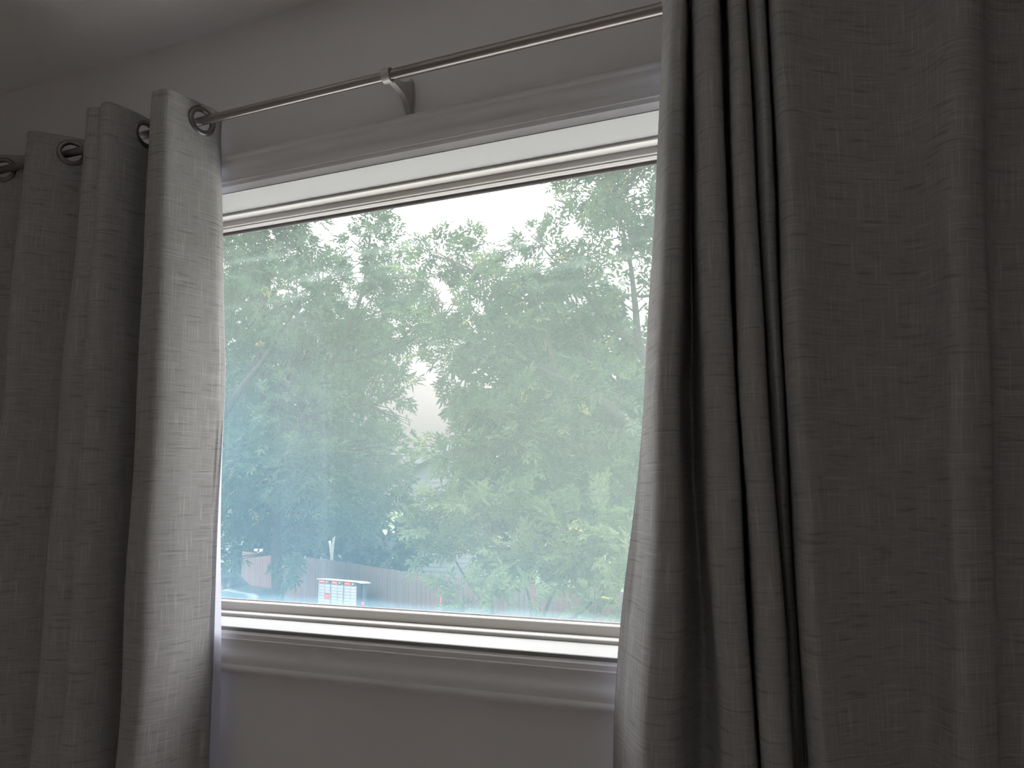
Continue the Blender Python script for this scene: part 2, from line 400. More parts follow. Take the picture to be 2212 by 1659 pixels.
# ------------------------------------------------------------------ window casing (mitred moulding)
def side_sweep(name, prof, side, m, x0=X0, x1=X1, z0=ZS, z1=ZH, parent=None, smooth=True):
    """sweep a closed profile of (outset d, y) along one side of the rectangle, ends mitred"""
    def pt(d, y, e):
        if side == 'top':
            return (x0 - d if e == 0 else x1 + d, y, z1 + d)
        if side == 'bottom':
            return (x0 - d if e == 0 else x1 + d, y, z0 - d)
        if side == 'left':
            return (x0 - d, y, z0 - d if e == 0 else z1 + d)
        return (x1 + d, y, z0 - d if e == 0 else z1 + d)
    bm = bmesh.new()
    A = [bm.verts.new(pt(d, y, 0)) for d, y in prof]
    B = [bm.verts.new(pt(d, y, 1)) for d, y in prof]
    k = len(prof)
    for i in range(k):
        bm.faces.new((A[i], A[(i + 1) % k], B[(i + 1) % k], B[i]))
    bm.faces.new(A[::-1])
    bm.faces.new(B)
    o = finish(name, bm, m, parent)
    if smooth:
        o.data.shade_smooth()
        md = o.modifiers.new('edge', 'EDGE_SPLIT')
        md.split_angle = math.radians(28)
    return o


def dense(prof, n=5):
    """round the listed profile slightly with a Catmull-Rom on the open part"""
    P = [Vector((d, y, 0)) for d, y in prof]
    return [(p.x, p.y) for p in smooth_pts(P, n)]


curve_a = [(.0235, -.0126), (.027, -.0113), (.034, -.0100), (.042, -.0100), (.048, -.0122), (.055, -.0158), (.0605, -.0170), (.066, -.0170), (.0705, -.0168)]
curve_b = [(.0735, -.0190), (.0765, -.0200), (.081, -.0196), (.0855, -.0165), (.0886, -.0120)]
CASING = [(.0015, -.0005), (.0015, -.0050), (.0040, -.0062), (.0120, -.0098), (.0130, -.0104), (.0212, -.0104), (.0224, -.0126)] \
    + dense(curve_a, 4) + dense(curve_b, 3) + [(.0886, -.0005)]
CASING = [(d, y if y > -.004 else -.005 + (y + .005) * 1.5) for d, y in CASING]      # deep colonial relief
for k, (side, lab) in enumerate((('top', 'white moulded casing above the window'), ('bottom', 'white moulded casing below the window sill'),
                                 ('left', 'white moulded casing left of the window'), ('right', 'white moulded casing right of the window')), 1):
    struct(side_sweep('trim_%d' % k, CASING, side, M_TRIM), lab)

# ------------------------------------------------------------------ window: jambs, frame, sash, glass
win = empty('window_1', (0, 0, 0))
struct(win, 'large white framed picture window with hazy fogged glass')
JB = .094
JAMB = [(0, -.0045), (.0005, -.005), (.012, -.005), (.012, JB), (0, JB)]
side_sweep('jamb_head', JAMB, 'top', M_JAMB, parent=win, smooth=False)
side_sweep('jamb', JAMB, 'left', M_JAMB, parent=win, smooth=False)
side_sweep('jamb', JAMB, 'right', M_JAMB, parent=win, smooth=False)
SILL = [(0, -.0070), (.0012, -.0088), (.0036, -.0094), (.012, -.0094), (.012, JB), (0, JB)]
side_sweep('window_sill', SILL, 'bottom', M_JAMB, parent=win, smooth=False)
# outer frame step, then sash step, then gasket: insets differ for head and sill as in the photograph
FR = {'top': .0062, 'bottom': .0075, 'left': .007, 'right': .007}
SA = {'top': .0248, 'bottom': .0272, 'left': .026, 'right': .026}
GA = {'top': .0322, 'bottom': .0300, 'left': .031, 'right': .031}
for side in ('top', 'bottom', 'left', 'right'):
    f, s, g = FR[side], SA[side], GA[side]
    nm = {'top': 'head', 'bottom': 'sill', 'left': 'side', 'right': 'side'}[side]
    side_sweep('frame_' + nm, [(0, .094), (-f + .0015, .0935), (-f, .095), (-f, .124), (.0, .124)], side, M_VINYL, parent=win, smooth=False)
    if side == 'top':
        pr = [(0, .124), (-.0180, .1235), (-.0195, .125), (-.0195, .130), (-.0225, .1302), (-s + .001, .1335), (-s, .135), (-s, .146), (0, .146)]
    else:
        pr = [(0, .1255), (-s + .0022, .1250), (-s + .0004, .1262), (-s, .128), (-s, .146), (0, .146)]
    side_sweep('sash_' + nm, pr, side, M_VINYL, parent=win, smooth=False)
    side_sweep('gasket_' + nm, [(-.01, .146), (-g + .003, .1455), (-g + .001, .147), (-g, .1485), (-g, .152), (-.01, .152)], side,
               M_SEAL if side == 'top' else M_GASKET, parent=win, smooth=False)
    side_sweep('exterior_frame', [(.0195, .170), (-.014 if side != 'top' else .002, .170), (-.014 if side != 'top' else .002, .20), (.0195, .20)], side, M_VINYL, parent=win, smooth=False)

# hazy glass: clear pane with a film for dust and a tinted glare veil, streaks and a fogged lower edge that scatter daylight
M_GLASS = bpy.data.materials.new('dusty_veil_glass')
M_GLASS.use_nodes = True
t = M_GLASS.node_tree
t.nodes.clear()
n, l = t.nodes, t.links
out = n.new('ShaderNodeOutputMaterial')
trn = n.new('ShaderNodeBsdfTransparent')
trn.inputs[0].default_value = (.985, .98, .985, 1)
tl = n.new('ShaderNodeBsdfTranslucent')
gls = n.new('ShaderNodeBsdfGlossy')
gls.inputs['Roughness'].default_value = .02
gls.inputs['Color'].default_value = (1, 1, 1, 1)
co = n.new('ShaderNodeTexCoord')
sx = n.new('ShaderNodeSeparateXYZ')
l.new(co.outputs['Object'], sx.inputs[0])


def gmath(op, a, b=None, c=None):
    q = n.new('ShaderNodeMath')
    q.operation = op
    for i, v in enumerate((a, b, c)):
        if v is None:
            continue
        if isinstance(v, (int, float)):
            q.inputs[i].default_value = v
        else:
            l.new(v, q.inputs[i])
    return q.outputs[0]


def gnoise(scale, sc=(1, 1, 1), det=3, rough=.5, off=(0, 0, 0)):
    mp = n.new('ShaderNodeMapping')
    mp.inputs['Scale'].default_value = sc
    mp.inputs['Location'].default_value = off
    l.new(co.outputs['Object'], mp.inputs[0])
    q = n.new('ShaderNodeTexNoise')
    q.inputs['Scale'].default_value = scale
    q.inputs['Detail'].default_value = det
    q.inputs['Roughness'].default_value = rough
    l.new(mp.outputs[0], q.inputs['Vector'])
    return q.outputs['Fac']


def grange(a, lo, hi, to0=0.0, to1=1.0):
    q = n.new('ShaderNodeMapRange')
    q.interpolation_type = 'SMOOTHSTEP'
    for i, v in enumerate((lo, hi, to0, to1), 1):
        q.inputs[i].default_value = v
    l.new(a, q.inputs[0])
    return q.outputs[0]


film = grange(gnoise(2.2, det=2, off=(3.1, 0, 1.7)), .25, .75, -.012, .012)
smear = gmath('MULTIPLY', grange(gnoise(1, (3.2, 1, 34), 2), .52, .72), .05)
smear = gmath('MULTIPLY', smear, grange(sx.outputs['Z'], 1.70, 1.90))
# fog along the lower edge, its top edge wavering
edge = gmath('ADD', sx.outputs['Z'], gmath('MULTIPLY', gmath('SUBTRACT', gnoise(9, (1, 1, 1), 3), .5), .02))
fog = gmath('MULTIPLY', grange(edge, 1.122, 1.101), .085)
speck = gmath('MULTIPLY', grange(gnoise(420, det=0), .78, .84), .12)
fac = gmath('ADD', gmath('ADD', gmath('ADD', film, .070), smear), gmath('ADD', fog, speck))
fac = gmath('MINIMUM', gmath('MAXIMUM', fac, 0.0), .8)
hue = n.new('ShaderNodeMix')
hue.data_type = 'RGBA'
veil_tone = gmath('ADD', sx.outputs['Z'], gmath('MULTIPLY', gnoise(1.5, det=1, off=(7.3, 0, 2.2)), .5))
veil_tone = gmath('MULTIPLY_ADD', gmath('ADD', sx.outputs['X'], 1.2), .55, veil_tone)
l.new(grange(veil_tone, 1.45, 2.10), hue.inputs[0])  # glare veil painted into the tint: bluer low left, greener upper right
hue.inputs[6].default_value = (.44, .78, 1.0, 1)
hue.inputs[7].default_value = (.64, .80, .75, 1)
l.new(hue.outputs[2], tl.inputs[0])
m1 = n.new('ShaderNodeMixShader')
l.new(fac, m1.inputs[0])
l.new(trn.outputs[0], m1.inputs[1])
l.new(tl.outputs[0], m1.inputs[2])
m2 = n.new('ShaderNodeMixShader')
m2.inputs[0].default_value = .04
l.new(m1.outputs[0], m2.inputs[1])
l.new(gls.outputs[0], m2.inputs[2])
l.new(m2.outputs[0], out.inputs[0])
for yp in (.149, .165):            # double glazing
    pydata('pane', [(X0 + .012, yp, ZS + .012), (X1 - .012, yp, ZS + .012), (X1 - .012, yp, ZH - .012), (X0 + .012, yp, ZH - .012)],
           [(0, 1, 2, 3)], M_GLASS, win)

# ------------------------------------------------------------------ curtain rod and bracket
RY, RZ = -.09, 2.1575
rod = empty('curtain_rod', (-.766, RY, RZ))
tag(rod, 'brushed nickel telescoping curtain rod running above the window', 'curtain rod')


def rod_piece(name, x0, x1, r):
    bm = bmesh.new()
    tube(bm, [(x0 + .766, 0, 0), (x0 + .768, 0, 0), (x1 + .764, 0, 0), (x1 + .766, 0, 0)], [r * .9, r, r, r * .9], 28)
    o = finish(name, bm, M_NICKEL, rod)
    o.data.shade_smooth()
    return o


rod_piece('inner_tube', -2.28, -.74, .0092)
rod_piece('outer_tube', -.756, .72, .0108)
for x, s in ((-2.28, -1), (.72, 1)):
    bm = bmesh.new()
    bmesh.ops.create_uvsphere(bm, u_segments=20, v_segments=12, radius=.022)
    bmesh.ops.translate(bm, verts=bm.verts, vec=(x + .766 + s * .016, 0, 0))
    finish('finial', bm, M_NICKEL, rod, smooth=True)

br = empty('rod_bracket', (-.768, 0, RZ))
tag(br, 'small nickel wall bracket with curved arm holding the curtain rod', 'bracket')
bmr = bmesh.new()                          # ring clipped round the rod
prof = [(-.0085, .0112), (-.0085, .0148), (.0085, .0148), (.0085, .0112)]
R_ = []
for i in range(28):
    a = PI * 2 * i / 28
    R_.append([bmr.verts.new((dx, RY + r * math.cos(a), r * math.sin(a))) for dx, r in prof])
for i in range(28):
    A, B = R_[i], R_[(i + 1) % 28]
    for k in range(4):
        bmr.faces.new((A[k], A[(k + 1) % 4], B[(k + 1) % 4], B[k]))
finish('ring', bmr, M_BRACKET, br, smooth=False)
# the arm: a tapering blade that leaves the ring, runs back and flares down into its foot on the wall
bm = bmesh.new()
top_e = [(-.0765, .004), (-.060, .006), (-.040, .012), (-.022, .022), (-.008, .030), (-.001, .034)]
low_e = [(-.0765, -.007), (-.058, -.009), (-.040, -.012), (-.026, -.020), (-.014, -.036), (-.001, -.048)]
for dx0, dx1 in ((-.006, .006),):
    A = [[bm.verts.new((dx, y, z)) for dx in (dx0, dx1)] for y, z in top_e]
    B = [[bm.verts.new((dx, y, z)) for dx in (dx0, dx1)] for y, z in low_e]
    for i in range(len(A) - 1):
        bm.faces.new((A[i][0], A[i][1], A[i + 1][1], A[i + 1][0]))
        bm.faces.new((B[i][0], B[i + 1][0], B[i + 1][1], B[i][1]))
        bm.faces.new((A[i][0], A[i + 1][0], B[i + 1][0], B[i][0]))
        bm.faces.new((A[i][1], B[i][1], B[i + 1][1], A[i + 1][1]))
    bm.faces.new((A[0][0], B[0][0], B[0][1], A[0][1]))
    bm.faces.new((A[-1][0], A[-1][1], B[-1][1], B[-1][0]))
finish('arm', bm, M_BRACKET, br, .0015)
bm = bmesh.new()
sh = [(.0105 * math.cos(a), .046 * math.sin(a) - .006) for a in [2 * PI * i / 24 for i in range(24)]]
A = [bm.verts.new((x, -.0003, z)) for x, z in sh]
B = [bm.verts.new((x, -.003, z)) for x, z in sh]
for i in range(24):
    bm.faces.new((A[i], A[(i + 1) % 24], B[(i + 1) % 24], B[i]))
bm.faces.new(A[::-1])
bm.faces.new(B)
finish('wall_plate', bm, M_BRACKET, br)

# ------------------------------------------------------------------ curtains
LEFT_TOP = [(-1.249, -.026), (-1.238, -.055), (-1.243, -.09), (-1.253, -.132), (-1.262, -.168), (-1.284, -.174), (-1.310, -.168),
            (-1.335, -.13), (-1.352, -.085), (-1.372, -.045), (-1.388, -.034), (-1.400, -.05), (-1.408, -.09), (-1.408, -.125), (-1.420, -.175),
            (-1.440, -.182), (-1.462, -.170), (-1.485, -.178), (-1.507, -.166), (-1.530, -.13), (-1.548, -.085), (-1.568, -.045),
            (-1.590, -.034), (-1.620, -.052), (-1.650, -.09), (-1.680, -.125), (-1.702, -.148), (-1.727, -.150), (-1.75, -.125),
            (-1.768, -.085), (-1.79, -.05), (-1.81, -.04), (-1.8425, -.061), (-1.90, -.092), (-1.95, -.135), (-1.99, -.148), (-2.02, -.09),
            (-2.05, -.045), (-2.09, -.04), (-2.13, -.08), (-2.16, -.14), (-2.19, -.15)]
LEFT_BOT = [(-1.192, -.030), (-1.196, -.050), (-1.203, -.085), (-1.213, -.128), (-1.232, -.166), (-1.254, -.175), (-1.288, -.170),
            (-1.315, -.140), (-1.328, -.100), (-1.340, -.065), (-1.352, -.055), (-1.358, -.075), (-1.360, -.110), (-1.366, -.145), (-1.390, -.175),
            (-1.425, -.178), (-1.447, -.163), (-1.475, -.178), (-1.52, -.172), (-1.55, -.14), (-1.57, -.10), (-1.585, -.075),
            (-1.60, -.07), (-1.62, -.085), (-1.65, -.11), (-1.685, -.14), (-1.71, -.16), (-1.74, -.16), (-1.765, -.13),
            (-1.78, -.09), (-1.80, -.06), (-1.82, -.05), (-1.85, -.066), (-1.90, -.10), (-1.95, -.14), (-1.99, -.15), (-2.02, -.10),
            (-2.05, -.06), (-2.09, -.05), (-2.13, -.085), (-2.16, -.14), (-2.19, -.15)]


LEFT_MID = [(a[0] + (b[0] - a[0]) * w, a[1] + (b[1] - a[1]) * w) for k, (a, b) in enumerate(zip(LEFT_TOP, LEFT_BOT))
            for w in ((.82, .82, .75, .7, .65)[min(k, 4)] if k < 6 else .5,)]


def cat2(P, k):
    P = np.asarray(P, float)
    Q = np.vstack([2 * P[0] - P[1], P, 2 * P[-1] - P[-2]])
    t = np.linspace(0, 1, k, endpoint=False)[:, None]
    res = []
    for i in range(1, len(Q) - 2):
        a, b, c, d = Q[i - 1], Q[i], Q[i + 1], Q[i + 2]
        res.append(.5 * (2 * b + (c - a) * t + (2 * a - 5 * b + 4 * c - d) * t ** 2 + (3 * b - a - 3 * c + d) * t ** 3))
    res.append(Q[-2][None])
    return np.vstack(res)


def make_curtain(name, label, levels, ztop, zbot, k, seed, side, lining_ext, group):
    """levels: list of (z, control points). The cloth is two sheets (face and white back) 2 mm apart with closed edges."""
    rng = np.random.default_rng(seed)
    root = empty(name, (levels[0][1][0][0], RY, RZ))
    tag(root, label, 'curtain', group)
    ox, oy, oz = root.location
    L = [(z, cat2(P, k)) for z, P in levels]
    nc = len(L[0][1])
    zs = np.concatenate([np.linspace(ztop, ztop - .09, 34), np.linspace(ztop - .09, zbot, 96)[1:]])
    zl = np.array([q[0] for q in L])
    A = np.stack([q[1] for q in L])
    # arc length on the top level gives the cloth u coordinate
    d0 = A[0]
    u = np.concatenate([[0], np.cumsum(np.hypot(*(d0[1:] - d0[:-1]).T))])
    rows = []
    for z in zs:
        zz = np.clip(z, zl[-1] - .25, zl[0])
        if zz < zl[-1]:
            zz2 = zl[-1]
            i, f = len(zl) - 2, 1 + (zl[-1] - zz) / (zl[-2] - zl[-1]) * .7
        else:
            i = max(0, min(len(zl) - 2, int(np.searchsorted(-zl, -zz, side='right')) - 1))
            f = (zl[i] - zz) / (zl[i] - zl[i + 1])
            if len(zl) == 2:
                f = 1 - (1 - f) ** 1.35
        rows.append(A[i] * (1 - f) + A[i + 1] * f)
    P = np.stack(rows)                                   # rows x cols x 2
    # slow random sway of the folds down the drop, nothing in the header
    fade = np.clip((ztop - .15 - zs) / .5, 0, 1)[:, None]
    ph = rng.uniform(0, 6.28, 6)
    for q in range(3):
        w = .0022 * np.sin(zs[:, None] * (5 + 4 * q) + u[None] * (7 + 3 * q) + ph[q]) * fade
        P[..., 1] += w
        P[..., 0] += .7 * np.roll(w, 9, axis=1)
    T = np.gradient(P, axis=1)
    T /= np.linalg.norm(T, axis=2, keepdims=True) + 1e-9
    nb = np.stack([T[..., 1], -T[..., 0]], axis=2) * side          # towards the wall
    nr = len(zs)
    Z = np.repeat(zs[:, None], nc, 1)
    front = np.stack([P[..., 0] - ox, P[..., 1] - oy, Z - oz], 2).reshape(-1, 3)
    Pb = P + nb * .002
    back = np.stack([Pb[..., 0] - ox, Pb[..., 1] - oy, Z - oz], 2).reshape(-1, 3)
    # places where the cloth crosses the rod: one grommet each
    rr = int(np.argmin(abs(zs - RZ)))
    yy = P[rr, :, 1] - RY
    holes = []
    for c in range(nc - 1):
        if yy[c] * yy[c + 1] <= 0 and yy[c] != yy[c + 1]:
            f = yy[c] / (yy[c] - yy[c + 1])
            holes.append((P[rr, c] * (1 - f) + P[rr, c + 1] * f, T[rr, c], u[c] * (1 - f) + u[c + 1] * f))
    UU = np.repeat(u[None], nr, 0)
    keep = np.ones((nr - 1, nc - 1), bool)
    uc = .25 * (UU[1:, 1:] + UU[:-1, 1:] + UU[1:, :-1] + UU[:-1, :-1])
    zc = .25 * (Z[1:, 1:] + Z[:-1, 1:] + Z[1:, :-1] + Z[:-1, :-1])
    for (_, _, uh) in holes:
        keep &= ((uc - uh) ** 2 + (zc - RZ) ** 2) > .0225 ** 2
    idx = np.arange(nr * nc).reshape(nr, nc)
    a, b, c, d = idx[:-1, :-1][keep], idx[:-1, 1:][keep], idx[1:, 1:][keep], idx[1:, :-1][keep]
    Fq = np.stack([a, b, c, d] if side > 0 else [a, d, c, b], 1)
    off = nr * nc
    Bq = Fq[:, ::-1] + off
    strips = []
    for e in (0, nc - 1):
        q = np.stack([idx[:-1, e], idx[1:, e], idx[1:, e] + off, idx[:-1, e] + off], 1)
        strips.append(q)
    for e in (0, nr - 1):
        q = np.stack([idx[e, :-1], idx[e, 1:], idx[e, 1:] + off, idx[e, :-1] + off], 1)
        strips.append(q)
    St = np.vstack(strips)
    faces = np.vstack([Fq, Bq, St])
    verts = np.vstack([front, back])
    me = bpy.data.meshes.new('cloth')
    me.vertices.add(len(verts))
    me.vertices.foreach_set('co', verts.astype('f').ravel())
    me.loops.add(faces.size)
    me.loops.foreach_set('vertex_index', faces.astype('i').ravel())
    me.polygons.add(len(faces))
    me.polygons.foreach_set('loop_start', np.arange(0, faces.size, 4, dtype='i'))
    mi = np.zeros(len(faces), 'i')
    mi[len(Fq):len(Fq) + len(Bq)] = 1
    mi[len(Fq) + len(Bq):len(Fq) + len(Bq) + 2 * (nr - 1)] = 2
    me.polygons.foreach_set('material_index', mi)
    me.polygons.foreach_set('use_smooth', np.ones(len(faces), bool))
    me.update(calc_edges=True)
    uvl = me.uv_layers.new(name='cloth')
    uvv = np.stack([np.tile(UU.ravel(), 2), np.tile(Z.ravel(), 2)], 1)[faces.ravel()]
    uvl.data.foreach_set('uv', uvv.astype('f').ravel())
    link_mesh('panel', me, [M_CLOTH, M_BACK, M_LINING], root)
    # grommets
    for (xy, tt, _) in holes:
        nrm2 = Vector((tt[1], -tt[0], 0)) * side
        bmg = bmesh.new()
        prof = [(.0215, -.0026), (.0225, -.0040), (.0275, -.0046), (.0315, -.0034), (.0325, -.0012), (.0325, .0032), (.0315, .0054),
                (.0275, .0066), (.0225, .0060), (.0215, .0046)]
        Rr = []
        ux = Vector((tt[0], tt[1], 0)).normalized()
        for i in range(36):
            an = 2 * PI * i / 36
            Rr.append([bmg.verts.new((ux * math.cos(an) + Vector((0, 0, 1)) * math.sin(an)) * r + nrm2 * h) for r, h in prof])
        for i in range(36):
            A_, B_ = Rr[i], Rr[(i + 1) % 36]
            for j in range(len(prof)):
                bmg.faces.new((A_[j], A_[(j + 1) % len(prof)], B_[(j + 1) % len(prof)], B_[j]))
        g = finish('grommet', bmg, M_GROMMET, root, smooth=True)
        g.location = (xy[0] - ox, xy[1] - oy, 0)
    # loose white lining hanging behind, peeping out past the leading edge lower down
    r0 = int(np.argmin(abs(zs - (RZ - .06))))
    Pl = (P + nb * .0065)[r0:, ::2]
    zl2 = zs[r0:]
    ext = np.interp(zl2, [lining_ext[0][0], lining_ext[1][0], lining_ext[2][0]], [q[1] for q in lining_ext])
    e0 = Pl[:, :1].copy()
    cols = []
    for s in (1.0, .66, .33):
        q = e0.copy()
        q[:, 0, 0] += -side_sign(side) * -1 * ext * s
        q[:, 0, 1] += -.004 * s * s
        cols.append(q)
    Pl = np.concatenate(cols + [Pl], axis=1)
    nr2, nc2 = Pl.shape[:2]
    vv = np.stack([Pl[..., 0] - ox, Pl[..., 1] - oy, np.repeat(zl2[:, None], nc2, 1) - oz], 2).reshape(-1, 3)
    ii = np.arange(nr2 * nc2).reshape(nr2, nc2)
    q = np.stack([ii[:-1, :-1], ii[:-1, 1:], ii[1:, 1:], ii[1:, :-1]], -1).reshape(-1, 4)
    o = pydata('lining', vv, q.tolist(), M_LINING, root, True)
    o['label'] = 'smooth white lining behind the curtain cloth'
    return root


def side_sign(s):
    return 1 if s > 0 else -1


make_curtain('curtain', 'left grey linen-look grommet curtain with a white lining strip and a sunlit leading fold',
             [(2.15, LEFT_TOP), (1.62, LEFT_MID), (.83, LEFT_BOT)], 2.197, .012, 11, 4, 1,
             [(.80, .037), (1.17, .023), (1.58, .003)], 'grommet curtains on the nickel rod')
make_curtain('curtain', 'right grey linen-look curtain in deep shadow with narrow folds beside the pane',
             [(2.11, RIGHT_TOP), (1.51, RIGHT_MID), (.97, RIGHT_BOT)], 2.197, .012, 11, 9, -1,
             [(.80, .0), (1.17, .0), (1.55, .0)], 'grommet curtains on the nickel rod')

# ------------------------------------------------------------------ outdoors
GZ = -2.5
M_GRASS = noisy(mat('lawn_grass', (.07, .10, .04), .95), (.055, .085, .03), (.10, .12, .05), 3, detail=8, bump=.8, bscale=30, dist=.05)
bm = bmesh.new()
box(bm, -90, 70, -30, 130, GZ - .3, GZ)
struct(finish('ground', bm, M_GRASS), 'green lawn sloping off below the window')
M_BOUNCE = noisy(mat('bounce_paving', (.6, .595, .585), .9), (.57, .565, .555), (.63, .625, .615), 8, detail=6)
struct(boxobj('bounce_slab', -16, 9, -6.0, 11.0, GZ - .1, GZ + .03, M_BOUNCE), 'unseen pale slab added below the window to bounce daylight')  # unseen pale slab, added to throw daylight up onto the ceiling
M_BARK = noisy(mat('grey_bark', (.022, .02, .018), .95), (.016, .014, .013), (.03, .026, .023), 9, detail=6, bump=.6, bscale=40, dist=.02)


def leaf_mat(name, stops, trans=.45):
    m = mat(name, (.1, .2, .05), .5, 0, .35)
    t, n, l, b = nodes(m)
    at = n.new('ShaderNodeAttribute')
    at.attribute_name = 'leaf_hue'
    r = n.new('ShaderNodeValToRGB')
    el = r.color_ramp.elements
    while len(el) < len(stops):
        el.new(.5)
    for e, (p, c) in zip(el, stops):
        e.position = p
        e.color = (*c, 1)
    l.new(at.outputs['Fac'], r.inputs[0])
    l.new(r.outputs[0], b.inputs['Base Color'])
    tr = n.new('ShaderNodeBsdfTranslucent')
    l.new(r.outputs[0], tr.inputs[0])
    ms = n.new('ShaderNodeMixShader')
    ms.inputs[0].default_value = trans
    l.new(b.outputs[0], ms.inputs[1])
    l.new(tr.outputs[0], ms.inputs[2])
    l.new(ms.outputs[0], n['Material Output'].inputs[0])
    return m


M_LEAF_A = leaf_mat('ash_leaf', [(0, (0.025, 0.053, 0.031)), (.5, (0.043, 0.081, 0.039)), (.85, (0.072, 0.115, 0.043)), (1, (.20, .20, .06))])
M_LEAF_B = leaf_mat('maple_leaf', [(0, (0.029, 0.054, 0.029)), (.5, (0.047, 0.081, 0.036)), (.85, (0.085, 0.119, 0.038)), (1, (.22, .21, .06))])
M_LEAF_C = leaf_mat('shrub_leaf', [(0, (0.038, 0.064, 0.027)), (.5, (0.061, 0.089, 0.034)), (.85, (0.098, 0.119, 0.041)), (1, (.30, .25, .06))])
M_LEAF_D = leaf_mat('dark_leaf', [(0, (.016, .034, .026)), (.6, (.028, .052, .036)), (1, (.05, .08, .045))], .3)
M_LEAF_E = leaf_mat('far_leaf', [(0, (.09, .13, .05)), (1, (.16, .18, .07))])


def leaf_template(pairs, length, ll, lw, droop, seed):
    """one compound leaf along +x: a thin stalk and 2*pairs+1 lance shaped leaflets, each folded along its midrib (8 triangles)"""
    rnd = random.Random(seed)
    V, F = [], []

    def leaflet(base, ang, l, w, dz):
        d = Vector((math.cos(ang), math.sin(ang), dz)).normalized()
        s = Vector((-math.sin(ang), math.cos(ang), .0))
        up = Vector((0, 0, 1))
        b0 = len(V)
        V.append(base)
        V.append(base + d * l * .38 + s * w + up * w * .55)
        V.append(base + d * l * .74 + s * w * .62 + up * w * .2)
        V.append(base + d * l)
        V.append(base + d * l * .74 - s * w * .62 + up * w * .2)
        V.append(base + d * l * .38 - s * w + up * w * .55)
        F.append((b0, b0 + 3, b0 + 2, b0 + 1))
        F.append((b0, b0 + 5, b0 + 4, b0 + 3))
    for i in range(pairs):
        x = length * (.30 + .55 * i / max(1, pairs - 1)) if pairs > 1 else length * .6
        base = Vector((x, 0, -droop * (x / length) ** 2 * length))
        for s in (-1, 1):
            leaflet(base, s * rnd.uniform(.75, 1.05), ll * rnd.uniform(.85, 1.05), lw, rnd.uniform(-.45, 0))
    leaflet(Vector((length * .92, 0, -droop * length * .85)), rnd.uniform(-.1, .1), ll * 1.15, lw * 1.1, -droop * 1.2)
    w = .003
    b0 = len(V)
    V += [Vector((0, -w, 0)), Vector((length * .92, -w, -droop * length * .85)), Vector((length * .92, w, -droop * length * .85)), Vector((0, w, 0))]
    F.append((b0, b0 + 1, b0 + 2, b0 + 3))
    return np.array([tuple(v) for v in V]), np.array(F)


def place_leaves(name, blobs, per_m3, tmpls, scale, material, parent, seed, shell=.45, hue=(.0, .9)):
    """scatter compound leaves through the crown blobs, drooping outward; one stuff mesh"""
    rng = np.random.default_rng(seed)
    C, D = [], []
    for (x, y, z, r, dens) in blobs:
        cnt = max(6, int(per_m3 * dens * r ** 2.2))
        v = rng.normal(size=(cnt, 3))
        v /= np.linalg.norm(v, axis=1, keepdims=True)
        rad = r * (shell + (1.08 - shell) * rng.random(cnt) ** .8)
        # clumped: leaves gather round a few twig tips
        nt_ = max(3, cnt // 12)
        tips = rng.normal(size=(nt_, 3))
        tips /= np.linalg.norm(tips, axis=1, keepdims=True)
        pick = tips[rng.integers(0, nt_, cnt)]
        v = v * .42 + pick * .9
        v /= np.linalg.norm(v, axis=1, keepdims=True)
        C.append(np.array([x, y, z]) + v * rad[:, None] * np.array([1, 1, .95]))
        D.append(v)
    C = np.vstack(C)
    D = np.vstack(D)
    cnt = len(C)
    out = D + rng.normal(scale=.55, size=(cnt, 3))
    out[:, 2] -= .25
    out /= np.linalg.norm(out, axis=1, keepdims=True)
    up = np.array([0, 0, 1.0]) + rng.normal(scale=.55, size=(cnt, 3))
    up -= out * (up * out).sum(1, keepdims=True)
    up /= np.linalg.norm(up, axis=1, keepdims=True)
    sd_ = np.cross(up, out)
    R = np.stack([out, sd_, up], 2) * (scale * rng.uniform(.75, 1.2, cnt))[:, None, None]
    h = rng.beta(2, 2.6, cnt) * (hue[1] - hue[0]) + hue[0]
    h[rng.random(cnt) < .012] = 1.0
    which = rng.integers(0, len(tmpls), cnt)
    VV, FF, HH, base = [], [], [], 0
    for k, (tv, tf) in enumerate(tmpls):
        s = np.where(which == k)[0]
        v = np.einsum('nij,vj->nvi', R[s], tv) + C[s][:, None, :]
        f = tf[None] + (np.arange(len(s)) * len(tv))[:, None, None] + base
        base += v.shape[0] * v.shape[1]
        VV.append(v.reshape(-1, 3))
        FF.append(f.reshape(-1, 4))
        HH.append(np.repeat(h[s], len(tv)))
    VV = np.vstack(VV)
    FF = np.vstack(FF)
    o0 = np.array(parent.location)
    me = bpy.data.meshes.new(name)
    me.vertices.add(len(VV))
    me.vertices.foreach_set('co', (VV - o0).astype('f').ravel())
    me.loops.add(FF.size)
    me.loops.foreach_set('vertex_index', FF.astype('i').ravel())
    me.polygons.add(len(FF))
    me.polygons.foreach_set('loop_start', np.arange(0, FF.size, 4, dtype='i'))
    me.update(calc_edges=True)
    a = me.attributes.new('leaf_hue', 'FLOAT', 'POINT')
    a.data.foreach_set('value', np.concatenate(HH).astype('f'))
    o = link_mesh(name, me, material, parent)
    o['kind'] = 'stuff'
    return o


ASH_T = [leaf_template(3, .20, .125, .021, .25, 1), leaf_template(3, .22, .12, .020, .5, 2), leaf_template(2, .16, .13, .022, .1, 3)]
BOX_T = [leaf_template(2, .15, .125, .026, .25, 4), leaf_template(1, .10, .135, .028, .5, 5), leaf_template(2, .16, .115, .025, .1, 6)]
BIG_T = [leaf_template(2, .20, .26, .075, .3, 7), leaf_template(2, .18, .28, .08, .5, 8)]


